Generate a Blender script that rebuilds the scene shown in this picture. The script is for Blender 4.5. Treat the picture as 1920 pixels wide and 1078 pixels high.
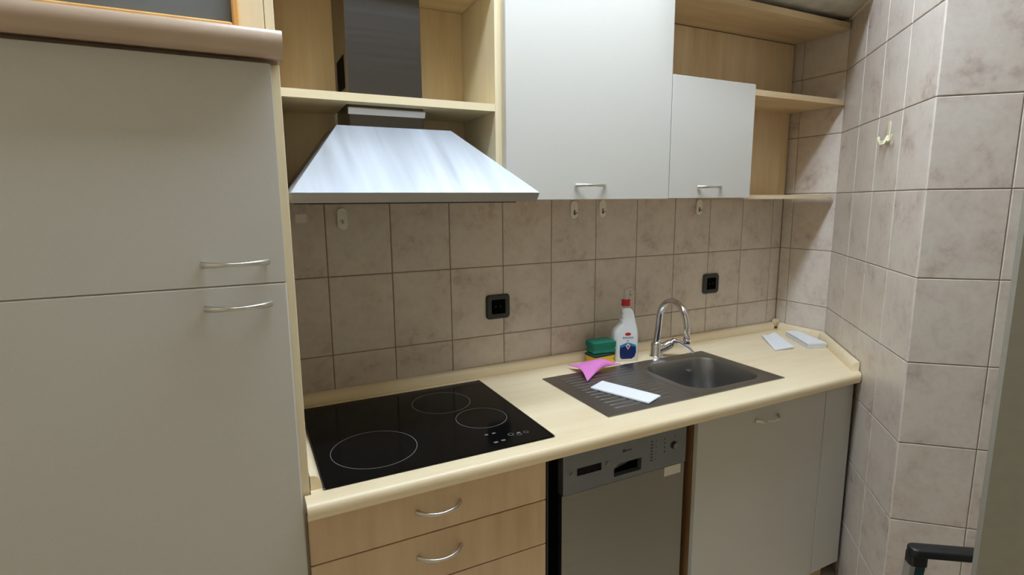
import bpy, bmesh, math, random
from mathutils import Vector, Matrix
random.seed(7)
for o in list(bpy.data.objects):
    bpy.data.objects.remove(o)
SC = bpy.context.scene
COL = SC.collection
ZO = 1.25            # coordinates below are measured from a tile joint 1.25 m above the floor
PI = math.pi

# ------------------------------------------------------------------ camera
F = 1016.843
cam_d = bpy.data.cameras.new('camera')
cam_d.sensor_fit = 'HORIZONTAL'; cam_d.sensor_width = 36.0
cam_d.lens = F / 1920.0 * 36.0
cam_d.clip_start = 0.02; cam_d.clip_end = 50
cam = bpy.data.objects.new('camera', cam_d); COL.objects.link(cam)
CAM = Vector((-0.23258, -1.73962, 0.22767 + ZO))
r_ = Vector((0.8944154, -0.4471632, -0.0081304)); u_ = Vector((0.0775292, 0.1371186, 0.9875159)); w_ = Vector((0.4404660, 0.8838798, -0.1573092))
m3 = Matrix((r_, u_, -w_)).transposed()
cam.matrix_world = Matrix.Translation(CAM) @ m3.to_4x4()
SC.camera = cam

# ------------------------------------------------------------------ world, exposure
wd = bpy.data.worlds.new('world'); SC.world = wd; wd.use_nodes = True
wd.node_tree.nodes['Background'].inputs[0].default_value = (0.9, 0.92, 1.0, 1)
wd.node_tree.nodes['Background'].inputs[1].default_value = 0.15
SC.view_settings.view_transform = 'Standard'
SC.view_settings.look = 'None'
SC.view_settings.exposure = 0.0
SC.view_settings.gamma = 1.0
SC.view_settings.use_curve_mapping = False
LAMP_STRENGTH = 36.5

# ------------------------------------------------------------------ materials
def srgb(r, g, b):
    def f(c):
        c /= 255.0
        return c / 12.92 if c <= 0.04045 else ((c + 0.055) / 1.055) ** 2.4
    return (f(r), f(g), f(b), 1)

def new_mat(name):
    m = bpy.data.materials.new(name); m.use_nodes = True
    nt = m.node_tree
    return m, nt, nt.nodes['Principled BSDF']

def nd(nt, t, **kw):
    n = nt.nodes.new(t)
    for k, v in kw.items():
        setattr(n, k, v)
    return n

def ramp(nt, fac, stops):
    n = nt.nodes.new('ShaderNodeValToRGB')
    els = n.color_ramp.elements
    while len(els) < len(stops):
        els.new(0.5)
    for e, (p, c) in zip(els, stops):
        e.position = p; e.color = c
    nt.links.new(fac, n.inputs[0])
    return n.outputs[0]

def coords(nt, scale=(1, 1, 1), rand=False):
    tc = nd(nt, 'ShaderNodeTexCoord')
    mp = nd(nt, 'ShaderNodeMapping')
    mp.inputs['Scale'].default_value = scale
    nt.links.new(tc.outputs['Object'], mp.inputs[0])
    if rand:
        oi = nd(nt, 'ShaderNodeObjectInfo')
        mu = nd(nt, 'ShaderNodeMath', operation='MULTIPLY'); mu.inputs[1].default_value = 37.0
        nt.links.new(oi.outputs['Random'], mu.inputs[0])
        cb = nd(nt, 'ShaderNodeCombineXYZ')
        for i in range(3):
            nt.links.new(mu.outputs[0], cb.inputs[i])
        nt.links.new(cb.outputs[0], mp.inputs['Location'])
    return mp.outputs[0]

def noise(nt, vec, scale, detail=4, rough=0.55):
    n = nd(nt, 'ShaderNodeTexNoise')
    n.inputs['Scale'].default_value = scale; n.inputs['Detail'].default_value = detail
    n.inputs['Roughness'].default_value = rough
    nt.links.new(vec, n.inputs['Vector'])
    return n.outputs['Fac']

def bump(nt, b, h, strength, dist=0.001):
    n = nd(nt, 'ShaderNodeBump')
    n.inputs['Strength'].default_value = strength; n.inputs['Distance'].default_value = dist
    nt.links.new(h, n.inputs['Height']); nt.links.new(n.outputs[0], b.inputs['Normal'])

def plain(name, col, rough=0.5, metal=0.0, var=0.06, scale=30, spec=0.5, coat=0.0):
    m, nt, b = new_mat(name)
    v = coords(nt)
    f = noise(nt, v, scale)
    lo = tuple(c * (1 - var) for c in col[:3]) + (1,); hi = tuple(min(1, c * (1 + var)) for c in col[:3]) + (1,)
    nt.links.new(ramp(nt, f, [(0.3, lo), (0.7, hi)]), b.inputs['Base Color'])
    b.inputs['Roughness'].default_value = rough; b.inputs['Metallic'].default_value = metal
    b.inputs['Specular IOR Level'].default_value = spec
    b.inputs['Coat Weight'].default_value = coat
    return m

def wood(name, axis, c0, c1, c2, rough=0.42):
    m, nt, b = new_mat(name)
    s = [1, 1, 1]; s['xyz'.index(axis)] = 0.09
    v = coords(nt, tuple(s), rand=True)
    f = noise(nt, v, 26, 6, 0.6)
    s2 = [1, 1, 1]; s2['xyz'.index(axis)] = 0.25
    v2 = coords(nt, tuple(s2), rand=True)
    g = noise(nt, v2, 7, 3)
    mx = nd(nt, 'ShaderNodeMix', data_type='FLOAT'); mx.inputs[0].default_value = 0.5
    nt.links.new(f, mx.inputs[2]); nt.links.new(g, mx.inputs[3])
    nt.links.new(ramp(nt, mx.outputs[0], [(0.33, c0), (0.5, c1), (0.66, c2)]), b.inputs['Base Color'])
    b.inputs['Roughness'].default_value = rough
    bump(nt, b, f, 0.05, 0.0006)
    return m

def tile_mat():
    m, nt, b = new_mat('glazed_tile')
    v = coords(nt, rand=True)
    f = noise(nt, v, 9, 5, 0.62)
    g = noise(nt, v, 45, 4, 0.6)
    mx = nd(nt, 'ShaderNodeMix', data_type='FLOAT'); mx.inputs[0].default_value = 0.3
    nt.links.new(f, mx.inputs[2]); nt.links.new(g, mx.inputs[3])
    c = ramp(nt, mx.outputs[0], [(0.30, srgb(180, 160, 146)), (0.45, srgb(212, 198, 184)), (0.58, srgb(220, 209, 195)), (0.72, srgb(202, 193, 172))])
    nt.links.new(c, b.inputs['Base Color'])
    rr = nd(nt, 'ShaderNodeMapRange'); rr.inputs[3].default_value = 0.22; rr.inputs[4].default_value = 0.4
    nt.links.new(f, rr.inputs[0]); nt.links.new(rr.outputs[0], b.inputs['Roughness'])
    bump(nt, b, f, 0.12, 0.002)
    return m

def steel(name, col, rough, axis='x', streak=1.0, sc=None):
    m, nt, b = new_mat(name)
    s = [160, 160, 160]; s['xyz'.index(axis)] = 2.5
    s = sc or s
    v = coords(nt, tuple(s))
    f = noise(nt, v, 1.0, 3)
    b.inputs['Metallic'].default_value = 1.0
    lo = tuple(c * (1 - .07 * streak) for c in col[:3]) + (1,); hi = tuple(min(1, c * (1 + .07 * streak)) for c in col[:3]) + (1,)
    nt.links.new(ramp(nt, f, [(0.3, lo), (0.7, hi)]), b.inputs['Base Color'])
    rr = nd(nt, 'ShaderNodeMapRange'); rr.inputs[3].default_value = rough * 0.85; rr.inputs[4].default_value = rough * 1.15
    nt.links.new(f, rr.inputs[0]); nt.links.new(rr.outputs[0], b.inputs['Roughness'])
    bump(nt, b, f, 0.04 * streak, 0.0005)
    return m

M = {}
M['tile'] = tile_mat()
M['grout'] = plain('grout', srgb(138, 120, 102), 0.9, var=0.1)
M['plaster'] = plain('plaster', srgb(228, 214, 188), 0.9)
M['ceiling'] = plain('ceiling_paint', srgb(232, 224, 206), 0.9)
M['soffit'] = plain('soffit_panel', srgb(196, 190, 175), 0.7, var=0.18, scale=14)
M['floor'] = plain('floor_tile', srgb(218, 202, 176), 0.5, var=0.12, scale=8)
WC = (srgb(205, 176, 132), srgb(221, 195, 152), srgb(230, 208, 168))
M['wood_z'] = wood('maple_upright', 'z', *WC)
M['wood_x'] = wood('maple_long', 'x', *WC)
M['wood_y'] = wood('maple_deep', 'y', *WC)
M['edge'] = wood('maple_edging', 'x', srgb(222, 203, 162), srgb(230, 212, 172), srgb(236, 220, 184), 0.4)
M['edge_z'] = wood('maple_edging_upright', 'z', srgb(222, 203, 162), srgb(230, 212, 172), srgb(236, 220, 184), 0.4)
M['drawer'] = wood('maple_drawer', 'z', srgb(196, 164, 126), srgb(210, 180, 142), srgb(219, 193, 155), 0.45)
M['brown_shaded'] = wood('shaded_carcass', 'z', srgb(120, 88, 54), srgb(134, 100, 62), srgb(146, 112, 72), 0.5)  # carcass wood darkened: shade in the gap beside the dishwasher put into the colour
M['worktop'] = wood('worktop_laminate', 'x', srgb(230, 208, 166), srgb(240, 220, 180), srgb(246, 229, 192), 0.38)
M['cornice'] = wood('cornice_foil', 'x', srgb(178, 152, 128), srgb(190, 166, 142), srgb(200, 178, 156), 0.3)
M['door'] = plain('cream_laminate', srgb(198, 193, 181), 0.45, var=0.02, scale=300)
M['door_edge'] = plain('cream_edging', srgb(236, 232, 220), 0.45, var=0.02)
M['handle'] = plain('satin_nickel', srgb(205, 200, 190), 0.28, metal=1.0, var=0.03)
M['steel_hood'] = steel('hood_steel', srgb(178, 182, 186), 0.5, 'z', 1.5, (26, 1.5, 1.5))
M['steel_dark'] = steel('chimney_steel', srgb(104, 101, 98), 0.3, 'x', 0.2)
M['steel_lip'] = steel('hood_lip_steel', srgb(168, 166, 162), 0.38, 'x', 0.4)
M['steel_sink'] = steel('sink_steel', srgb(158, 157, 154), 0.36, 'x', 0.5)
M['steel_dw'] = steel('dishwasher_steel', srgb(140, 137, 128), 0.42, 'x', 0.6)
M['dw_panel'] = plain('dishwasher_fascia', srgb(122, 124, 126), 0.4, metal=0.6, var=0.04)
M['chrome'] = plain('chrome', srgb(225, 225, 228), 0.07, metal=1.0, var=0.01)
M['black_glass'] = plain('black_glass', (0.003, 0.003, 0.0032, 1), 0.12, var=0.05, spec=0.12)
M['mark'] = plain('printed_mark', srgb(120, 120, 120), 0.4)
M['ring'] = plain('printed_ring', srgb(112, 112, 110), 0.35)
M['black'] = plain('black_plastic', srgb(24, 24, 25), 0.45, var=0.1)
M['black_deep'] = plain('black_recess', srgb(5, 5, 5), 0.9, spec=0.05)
M['socket_frame'] = plain('anthracite_plastic', srgb(52, 53, 52), 0.4, var=0.06)
M['white_plastic'] = plain('white_plastic', srgb(228, 228, 222), 0.35, var=0.02)
M['bright_white'] = plain('gloss_white', srgb(248, 248, 246), 0.25, var=0.01)
M['hook_plastic'] = plain('hook_plastic', srgb(242, 236, 222), 0.4, var=0.03)
M['cream_hook'] = plain('ivory_plastic', srgb(232, 226, 190), 0.35, var=0.03)
M['clear'] = plain('milky_clear_plastic', srgb(215, 205, 196), 0.15, var=0.03)
M['red'] = plain('red_plastic', srgb(196, 32, 40), 0.35)
M['blue'] = plain('navy_print', srgb(22, 38, 92), 0.35)
M['teal_print'] = plain('teal_print', srgb(40, 130, 170), 0.35)
M['grey_print'] = plain('grey_print', srgb(150, 145, 150), 0.4)
M['paper'] = plain('paper_towel', srgb(240, 240, 238), 0.9, var=0.03, scale=120)
M['pink'] = plain('pink_cloth', srgb(226, 130, 196), 0.85, var=0.06, scale=160)
M['green'] = plain('green_scourer', srgb(18, 112, 84), 0.7, var=0.15, scale=150)
M['darkgreen'] = plain('dark_scourer', srgb(14, 60, 48), 0.85, var=0.2, scale=200)
M['yellow'] = plain('yellow_sponge', srgb(222, 172, 36), 0.8, var=0.12, scale=140)
M['board'] = plain('slate_grey_board', srgb(108, 110, 108), 0.5, var=0.05)
M['frame_wood'] = wood('orange_pine', 'z', srgb(206, 150, 78), srgb(222, 170, 98), srgb(232, 184, 116), 0.4)
M['grey_door'] = plain('grey_door_paint', srgb(146, 141, 126), 0.55, var=0.04, scale=60)
M['alu'] = plain('aluminium', srgb(200, 200, 196), 0.35, metal=0.8, var=0.04)
M['teal'] = plain('teal_paint', srgb(26, 72, 84), 0.4)
M['bronze'] = plain('dull_bronze', srgb(96, 88, 78), 0.4, metal=0.4)
M['sticker'] = plain('sticker_paper', srgb(214, 208, 192), 0.6, var=0.04)

for key, st, ec in (('lamp', LAMP_STRENGTH, (0.80, 0.95, 1.16, 1)),):
    m, nt, b = new_mat(key + '_diffuser')
    b.inputs['Emission Color'].default_value = ec
    b.inputs['Emission Strength'].default_value = st
    b.inputs['Base Color'].default_value = (0.9, 0.9, 0.9, 1)
    M[key] = m

# ------------------------------------------------------------------ builders
def props(o, label=None, cat=None, group=None, kind=None):
    for k, v in (('label', label), ('category', cat), ('group', group), ('kind', kind)):
        if v: o[k] = v
    return o

def thing(name, loc, label, cat, group=None):
    o = bpy.data.objects.new(name, None); COL.objects.link(o)
    o.empty_display_size = 0.05
    o.location = (loc[0], loc[1], loc[2] + ZO)
    props(o, label, cat, group)
    return o

def origin_of(p):
    v = Vector((0, 0, 0))
    while p is not None:
        v += Vector(p.location); p = p.parent
    return v

def link(name, me, mat, parent, org):
    """org: world location for the object's origin; mesh is already local to it."""
    o = bpy.data.objects.new(name, me); COL.objects.link(o)
    if parent is not None:
        o.parent = parent
        o.location = Vector(org) - origin_of(parent)
    else:
        o.location = org
    if mat is not None and not me.materials:
        me.materials.append(mat)
    return o

def from_bm(name, bm, mat, parent=None, smooth=None):
    bmesh.ops.recalc_face_normals(bm, faces=bm.faces)
    vs = [v.co for v in bm.verts]
    lo = [min(v[i] for v in vs) for i in range(3)]; hi = [max(v[i] for v in vs) for i in range(3)]
    base = Vector(((lo[0] + hi[0]) / 2, (lo[1] + hi[1]) / 2, lo[2]))
    for v in bm.verts:
        v.co -= base
    me = bpy.data.meshes.new(name); bm.to_mesh(me); bm.free()
    if smooth is not None:
        for p in me.polygons: p.use_smooth = True
        me.set_sharp_from_angle(angle=math.radians(smooth))
    return link(name, me, mat, parent, base + Vector((0, 0, ZO)))

def BM():
    return bmesh.new()

def add_box(bm, x0, x1, y0, y1, z0, z1, bev=0.0, seg=1):
    x0, x1 = sorted((x0, x1)); y0, y1 = sorted((y0, y1)); z0, z1 = sorted((z0, z1))
    c = [(x, y, z) for x in (x0, x1) for y in (y0, y1) for z in (z0, z1)]
    v = [bm.verts.new(p) for p in c]
    fs = [bm.faces.new([v[i] for i in q]) for q in ((0, 1, 3, 2), (4, 6, 7, 5), (0, 4, 5, 1), (2, 3, 7, 6), (0, 2, 6, 4), (1, 5, 7, 3))]
    if bev > 0:
        es = list({e for f in fs for e in f.edges})
        bmesh.ops.bevel(bm, geom=es, offset=bev, segments=seg, affect='EDGES', profile=0.5)

def box(name, x0, x1, y0, y1, z0, z1, mat, parent=None, bev=0.0015, seg=1):
    bm = BM(); add_box(bm, x0, x1, y0, y1, z0, z1, bev, seg)
    return from_bm(name, bm, M[mat], parent, 40 if seg > 1 else None)

def add_prism(bm, pts, z0, z1, tops=None):
    """closed polygon pts (x,y) between z0 and z1"""
    a = [bm.verts.new((x, y, z0)) for x, y in pts]
    b2 = [bm.verts.new((x, y, z1)) for x, y in (tops or pts)]
    n = len(pts)
    bm.faces.new(a[::-1]); bm.faces.new(b2)
    for i in range(n):
        bm.faces.new((a[i], a[(i + 1) % n], b2[(i + 1) % n], b2[i]))

def add_loft(bm, loops, cap0=True, cap1=True, close=False):
    rings = [[bm.verts.new(p) for p in lp] for lp in loops]
    n = len(rings[0])
    for a, b2 in zip(rings, rings[1:] + ([rings[0]] if close else [])):
        for i in range(n):
            bm.faces.new((a[i], a[(i + 1) % n], b2[(i + 1) % n], b2[i]))
    if not close:
        if cap0: bm.faces.new(rings[0][::-1])
        if cap1: bm.faces.new(rings[-1])
    return rings

def add_tube(bm, path, rad, n=12, flat=1.0, upv=(0, 0, 1), caps=True):
    """tube along a path; rad number or list; flat scales the up axis"""
    P = [Vector(p) for p in path]
    R = rad if isinstance(rad, (list, tuple)) else [rad] * len(P)
    loops = []
    up = Vector(upv)
    for i, p in enumerate(P):
        t = (P[min(i + 1, len(P) - 1)] - P[max(i - 1, 0)]).normalized()
        u = up - t * up.dot(t)
        if u.length < 1e-4:
            u = Vector((1, 0, 0)) - t * t.x
        u.normalize(); s = t.cross(u)
        fl = flat[i] if isinstance(flat, (list, tuple)) else flat
        loops.append([p + s * (math.cos(a) * R[i]) + u * (math.sin(a) * R[i] * fl) for a in [2 * PI * k / n for k in range(n)]])
    add_loft(bm, loops, caps, caps)

def tube(name, path, rad, mat, parent=None, n=12, flat=1.0, upv=(0, 0, 1)):
    bm = BM(); add_tube(bm, path, rad, n, flat, upv)
    return from_bm(name, bm, M[mat], parent, 50)

def lathe(name, cx, cy, prof, mat, parent=None, n=24, sx=1.0, sy=1.0, smooth=40):
    bm = BM()
    add_loft(bm, [[(cx + r * sx * math.cos(2 * PI * k / n), cy + r * sy * math.sin(2 * PI * k / n), z) for k in range(n)] for r, z in prof])
    return from_bm(name, bm, M[mat], parent, smooth)

def rrect(cx, cy, hx, hy, rad, n=6):
    pts = []
    for (sx, sy, a0) in ((1, 1, 0), (-1, 1, PI / 2), (-1, -1, PI), (1, -1, 1.5 * PI)):
        for k in range(n + 1):
            a = a0 + (PI / 2) * k / n
            pts.append((cx + sx * (hx - rad) + rad * math.cos(a), cy + sy * (hy - rad) + rad * math.sin(a)))
    return pts

# ------------------------------------------------------------------ room shell
A = 0.83102                                   # angle of the diagonal wall
C2 = Vector((2.06335, -0.25361)); DG = Vector((-math.cos(A), -math.sin(A))); NG = Vector((math.sin(A), -math.cos(A)))
LD = 0.84582
PP = C2 + DG * LD
FLOOR = -1.25; CEIL = 1.62
def diag_x(y, off=0.0):
    """x of the diagonal wall face at depth y, moved off metres into the room"""
    p = C2 - Vector((NG.x, NG.y)) * 0 + Vector((-NG.x, -NG.y)) * 0
    n = Vector((-math.sin(A), math.cos(A)))    # facing the room (left/up side)
    q = C2 + n * off
    return q.x + (y - q.y) / DG.y * DG.x

tile_cache = {}
def tile_mesh(wd_, ht):
    k = (round(wd_, 3), round(ht, 3))
    if k in tile_cache: return tile_cache[k]
    g = 0.0012; bv = 0.0022
    hx = wd_ / 2 - g; hz = ht / 2 - g
    vs = []
    for (dx, y) in ((bv, -0.0), (0.0, 0.0016), (0.0, 0.007)):
        vs += [(-hx + dx, y, -hz + dx), (hx - dx, y, -hz + dx), (hx - dx, y, hz - dx), (-hx + dx, y, hz - dx)]
    fs = [(0, 1, 2, 3)]
    for a in (0, 4):
        for i in range(4):
            j = (i + 1) % 4
            fs.append((a + i, a + 4 + i, a + 4 + j, a + j))
    me = bpy.data.meshes.new('tile'); me.from_pydata(vs, [], fs)
    me.materials.append(M['tile'])
    tile_cache[k] = me
    return me

def tiled_wall(name, p0, d, length, joints, rows, z0, z1, label, thick=0.12, ext0=0.0, ext1=0.0):
    """wall face runs from p0 along d (viewer sees it from the right-hand side of d); the tile faces lie on that plane"""
    p0 = Vector(p0); d = Vector(d); nout = Vector((d.y, -d.x))      # towards the room
    bm = BM()
    a = p0 - nout * 0.0028 - d * ext0; e = p0 - nout * 0.0028 + d * (length + ext1)
    b2 = e - nout * thick; c = a - nout * thick
    add_prism(bm, [tuple(a), tuple(e), tuple(b2), tuple(c)], z0, z1)
    wl = from_bm(name, bm, M['grout'])
    props(wl, label, None, None, 'structure')
    ang = math.atan2(d.y, d.x)
    js = sorted(joints); zs = sorted(rows)
    for s0, s1 in zip(js, js[1:]):
        for q0, q1 in zip(zs, zs[1:]):
            o = bpy.data.objects.new('tile', tile_mesh(s1 - s0, q1 - q0)); COL.objects.link(o)
            o.parent = wl
            c2 = p0 + d * ((s0 + s1) / 2)
            o.location = Vector((c2.x, c2.y, (q0 + q1) / 2 + ZO)) - Vector(wl.location)
            o.rotation_euler = (0, 0, ang)
    return wl

def rng(a, b2, st):
    n = int(round((b2 - a) / st)); return [a + st * i for i in range(n + 1)]

XW = C2.x
# back wall: distances measured from its left end
BX0 = -0.95
jb = [round(-0.2 + 0.2 * i - BX0, 4) for i in range(12)] + [XW - BX0]
tiled_wall('wall_back', (BX0, 0), (1, 0), XW - BX0, jb, [-0.5, -0.25, 0, 0.25], FLOOR, CEIL, 'beige tiled back wall between worktop and wall cabinets', ext1=0.12)
wr = tiled_wall('wall_return', (XW, 0.0), (0, -1), -C2.y, [0, 0.053, -C2.y], rng(-0.5, 1.0, 0.25), FLOOR, CEIL, 'short tiled side wall beside the open corner shelves', ext1=0.002)
tiled_wall('wall_diagonal', tuple(C2), tuple(DG), LD, [0, 0.222, 0.428, 0.632, LD], rng(-1.25, 1.5, 0.25) + [CEIL], FLOOR, CEIL, 'slanting tiled wall at the right end of the worktop', ext1=-0.0028)
tiled_wall('wall_pillar', tuple(PP), tuple(NG), 1.2, [0, 0.2, 0.4, 0.6, 0.8, 1.0, 1.2], rng(-1.25, 1.5, 0.25) + [CEIL], FLOOR, CEIL, 'greige tiled pillar face at the far right', ext0=-0.003)
box('corner_bead', XW - .0035, XW + .002, -.0035, .002, -0.5, 0.25, 'grout', wr, 0.001)
PE = PP + NG * 1.2
RX = PE.x
REAR = -3.2; LX = -1.0
def shell(name, bm, mat, label):
    return props(from_bm(name, bm, M[mat]), label, None, None, 'structure')
bm = BM(); add_box(bm, LX - .1, RX + .3, REAR - .1, 0.15, FLOOR - 0.1, FLOOR); shell('floor', bm, 'floor', 'floor of the kitchen')
bm = BM(); add_box(bm, LX - .1, RX + .3, REAR - .1, 0.15, CEIL, CEIL + 0.1); shell('ceiling', bm, 'ceiling', 'white ceiling of the kitchen')
bm = BM(); add_box(bm, LX - .1, LX, REAR, 0.12, FLOOR, CEIL); shell('wall_left', bm, 'plaster', 'plastered left wall')
bm = BM(); add_box(bm, LX - .1, RX + .1, REAR - .1, REAR, FLOOR, CEIL); shell('wall_rear', bm, 'plaster', 'plastered wall behind the viewer')
bm = BM(); add_box(bm, RX, RX + .1, REAR, PE.y, FLOOR, CEIL); shell('wall_right', bm, 'plaster', 'plastered right wall')
# lowered ceiling piece over the corner shelves; unseen extension added to shade the top compartment
bm = BM(); add_prism(bm, [(1.106, -0.004), (XW - .004, -0.004), (XW - .004, C2.y), (diag_x(-0.45, .004), -0.45), (1.106, -0.45)], 0.952, 1.10)
shell('ceiling_soffit', bm, 'soffit', 'lowered mottled grey ceiling piece above the open corner shelves')
bm = BM()
q0 = C2 + Vector((-math.sin(A), math.cos(A))) * 0.001; q1 = q0 + DG * 0.234
nn = Vector((-math.sin(A), math.cos(A))) * 0.008
add_prism(bm, [tuple(q0), tuple(q1), tuple(q1 + nn), tuple(q0 + nn)], 0.943, 0.951)
shell('trim_1', bm, 'plaster', 'thin pale trim strip where the lowered ceiling meets the slanting wall')

# ------------------------------------------------------------------ near door on the right
bm = BM()
e0 = Vector((0.8043, -1.358)); dd = Vector((0.5, -0.866)).normalized(); tn = Vector((-dd.y, dd.x)) * 0.04
add_prism(bm, [tuple(e0), tuple(e0 + dd * 0.8), tuple(e0 + dd * 0.8 + tn), tuple(e0 + tn)], FLOOR + 0.005, 0.78)
props(from_bm('door_1', bm, M['grey_door']), 'plain grey door leaf standing open at the right edge', None, None, 'structure')

# ------------------------------------------------------------------ ceiling lamp
def ceiling_lamp(x0, x1, ly, mat, label):
    """surface-mounted fluorescent lamp: white tray, opal trough diffuser, end caps"""
    lz = CEIL; hw = 0.11
    lamp = thing('ceiling_lamp', ((x0 + x1) / 2, ly, lz), label, 'lamp')
    box('tray', x0 - .02, x1 + .02, ly - hw - .01, ly + hw + .01, lz - 0.02, lz - 0.001, 'white_plastic', lamp, 0.002)
    bm = BM()
    pr = [(-hw, lz - .0205), (-hw, lz - .045), (-hw * .85, lz - .062), (-hw * .4, lz - .068), (hw * .4, lz - .068), (hw * .85, lz - .062), (hw, lz - .045), (hw, lz - .0205)]
    add_loft(bm, [[(x, ly + y, z) for y, z in pr] for x in (x0, x1)])
    from_bm('diffuser', bm, M[mat], lamp)
    for x in (x0 - .0125, x1 + .0005):
        box('end_cap', x, x + .012, ly - hw, ly + hw, lz - .068, lz - .0205, 'white_plastic', lamp, 0.002)
ceiling_lamp(-0.2, 1.3, -0.82, 'lamp', 'long opal ceiling lamp above the worktop')

# ------------------------------------------------------------------ handles
def bow(name, cx, y, z, parent, L=0.112, out=0.027, sag=0.0):
    """bow handle on a front facing -y: ends touch the front at y"""
    n = 18; path = []; rad = []; fl = []
    for i in range(n + 1):
        t = i / n; s = 2 * t - 1
        path.append((cx + s * L / 2, y - 0.0025 - out * (1 - abs(s) ** 2.6), z - sag * (1 - s * s)))
        k = abs(s)
        rad.append(0.0032 + 0.0012 * k); fl.append(1.0 + 0.5 * k)
    bm = BM(); add_tube(bm, path, rad, 10, fl)
    return from_bm(name, bm, M['handle'], parent, 60)

# ------------------------------------------------------------------ tall cabinet (fridge housing)
tc_ = thing('tall_cabinet', (-0.44, -0.3, FLOOR), 'tall cream-doored cabinet filling the left side', 'cabinet')
PX = -0.1415
box('side_panel', -0.158, PX, -0.572, -0.004, FLOOR, 0.486, 'edge_z', tc_, 0.001)
box('side_panel', -0.78, -0.762, -0.572, -0.004, FLOOR, 0.486, 'wood_z', tc_, 0.001)
box('back_panel', -0.762, -0.158, -0.02, -0.006, FLOOR + .1, 0.486, 'wood_z', tc_, 0)
box('top_panel', -0.762, -0.158, -0.572, -0.02, 0.468, 0.486, 'wood_x', tc_, 0)
box('rail', -0.762, -0.158, -0.572, -0.5, 0.066, 0.084, 'door_edge', tc_, 0)
d = box('door', -0.775, -0.1585, -0.598, -0.574, 0.0752, 0.482, 'door', tc_, 0.0006)
bow('handle', -0.2445, -0.598, 0.1165, d)
d = box('door', -0.775, -0.1585, -0.598, -0.574, FLOOR + 0.1, 0.0742, 'door', tc_, 0.0028)
bow('handle', -0.2452, -0.598, 0.0345, d)
# cornice: profile swept along x, over the front and wrapping the right end
bm = BM()
prof = [(-0.565, 0.494), (-0.606, 0.494), (-0.606, 0.489), (-0.611, 0.4875), (-0.626, 0.4885), (-0.634, 0.493), (-0.640, 0.502), (-0.642, 0.514), (-0.640, 0.525), (-0.634, 0.532), (-0.626, 0.534), (-0.565, 0.534)]
add_loft(bm, [[(-0.80, y, z) for y, z in prof], [(-0.1385, y, z) for y, z in prof]])
from_bm('cornice', bm, M['cornice'], tc_, 35)
box('cornice_shelf', -0.80, PX, -0.565, -0.004, 0.487, 0.534, 'cornice', tc_, 0.001)

oc = thing('top_cabinet', (-0.45, -0.25, 0.535), 'pale maple cupboard resting on top of the tall cabinet', 'cabinet')
box('front_frame', -0.205, -0.157, -0.49, -0.47, 0.535, 1.0, 'edge_z', oc, 0.001)
box('front_frame', -0.78, -0.60, -0.49, -0.47, 0.535, 1.0, 'edge_z', oc, 0.001)
box('side_panel', -0.156, -0.1385, -0.49, -0.03, 0.535, 1.0, 'edge_z', oc, 0.001)
box('side_panel', -0.78, -0.762, -0.469, -0.03, 0.535, 1.0, 'wood_z', oc, 0.001)
box('back_panel', -0.761, -0.157, -0.05, -0.035, 0.535, 1.0, 'wood_z', oc, 0)
box('top_panel', -0.78, -0.1385, -0.49, -0.03, 1.001, 1.018, 'wood_x', oc, 0)
bd = thing('framed_board', (-0.42, -0.51, 0.535), 'dark grey board in an orange wooden frame above the tall cabinet', 'board')
BY0, BY1 = -0.522, -0.492
bx0, bx1, bz0, bz1 = -0.70, -0.2015, 0.5355, 0.96
fw = 0.013
box('panel', bx0 + fw, bx1 - fw, -0.507, -0.499, bz0 + .033, bz1 - fw, 'board', bd, 0)
for nm, x0, x1, z0, z1 in (('frame_side', bx1 - fw, bx1, bz0, bz1), ('frame_side', bx0, bx0 + fw, bz0, bz1), ('frame_rail', bx0 + fw, bx1 - fw, bz0, bz0 + 0.033), ('frame_rail', bx0 + fw, bx1 - fw, bz1 - fw, bz1)):
    box(nm, x0, x1, BY0, BY1, z0, z1, 'frame_wood', bd, 0.003)

# ------------------------------------------------------------------ hood surround
CF = -0.26                                     # front of the wall cabinet carcasses
hs = thing('hood_surround', (0.16, -0.13, 0.235), 'maple niche with one shelf built around the cooker hood', 'cabinet')
box('side_panel', 0.4555, 0.4775, CF, -0.003, 0.236, 1.0, 'edge_z', hs, 0.001)
box('side_panel', -0.1375, -0.121, CF, -0.003, 0.236, 1.0, 'wood_z', hs, 0.001)
box('back_panel', -0.1205, 0.455, -0.014, -0.003, 0.236, 0.82, 'wood_z', hs, 0)
box('top_panel', -0.1205, 0.455, CF, -0.003, 0.821, 0.84, 'wood_x', hs, 0.001)
# shelf with a cut-out for the chimney (three boards' worth of one board)
bm = BM()
for (x0, x1, y0, y1) in ((-0.1205, 0.455, CF + .0, -0.212), (-0.1205, 0.045, -0.212, -0.0145), (0.262, 0.455, -0.212, -0.0145)):
    add_box(bm, x0, x1, y0, y1, 0.4845, 0.505)
from_bm('shelf', bm, M['edge'], hs)

# ------------------------------------------------------------------ cooker hood
hd = thing('cooker_hood', (0.171, -0.25, 0.228), 'stainless steel pyramid cooker hood above the hob', 'cooker hood')
hx0, hx1, hf, hb = -0.131, 0.473, -0.49, -0.016
tx0, tx1, tf = 0.012, 0.325, -0.24
bm = BM()
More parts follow.
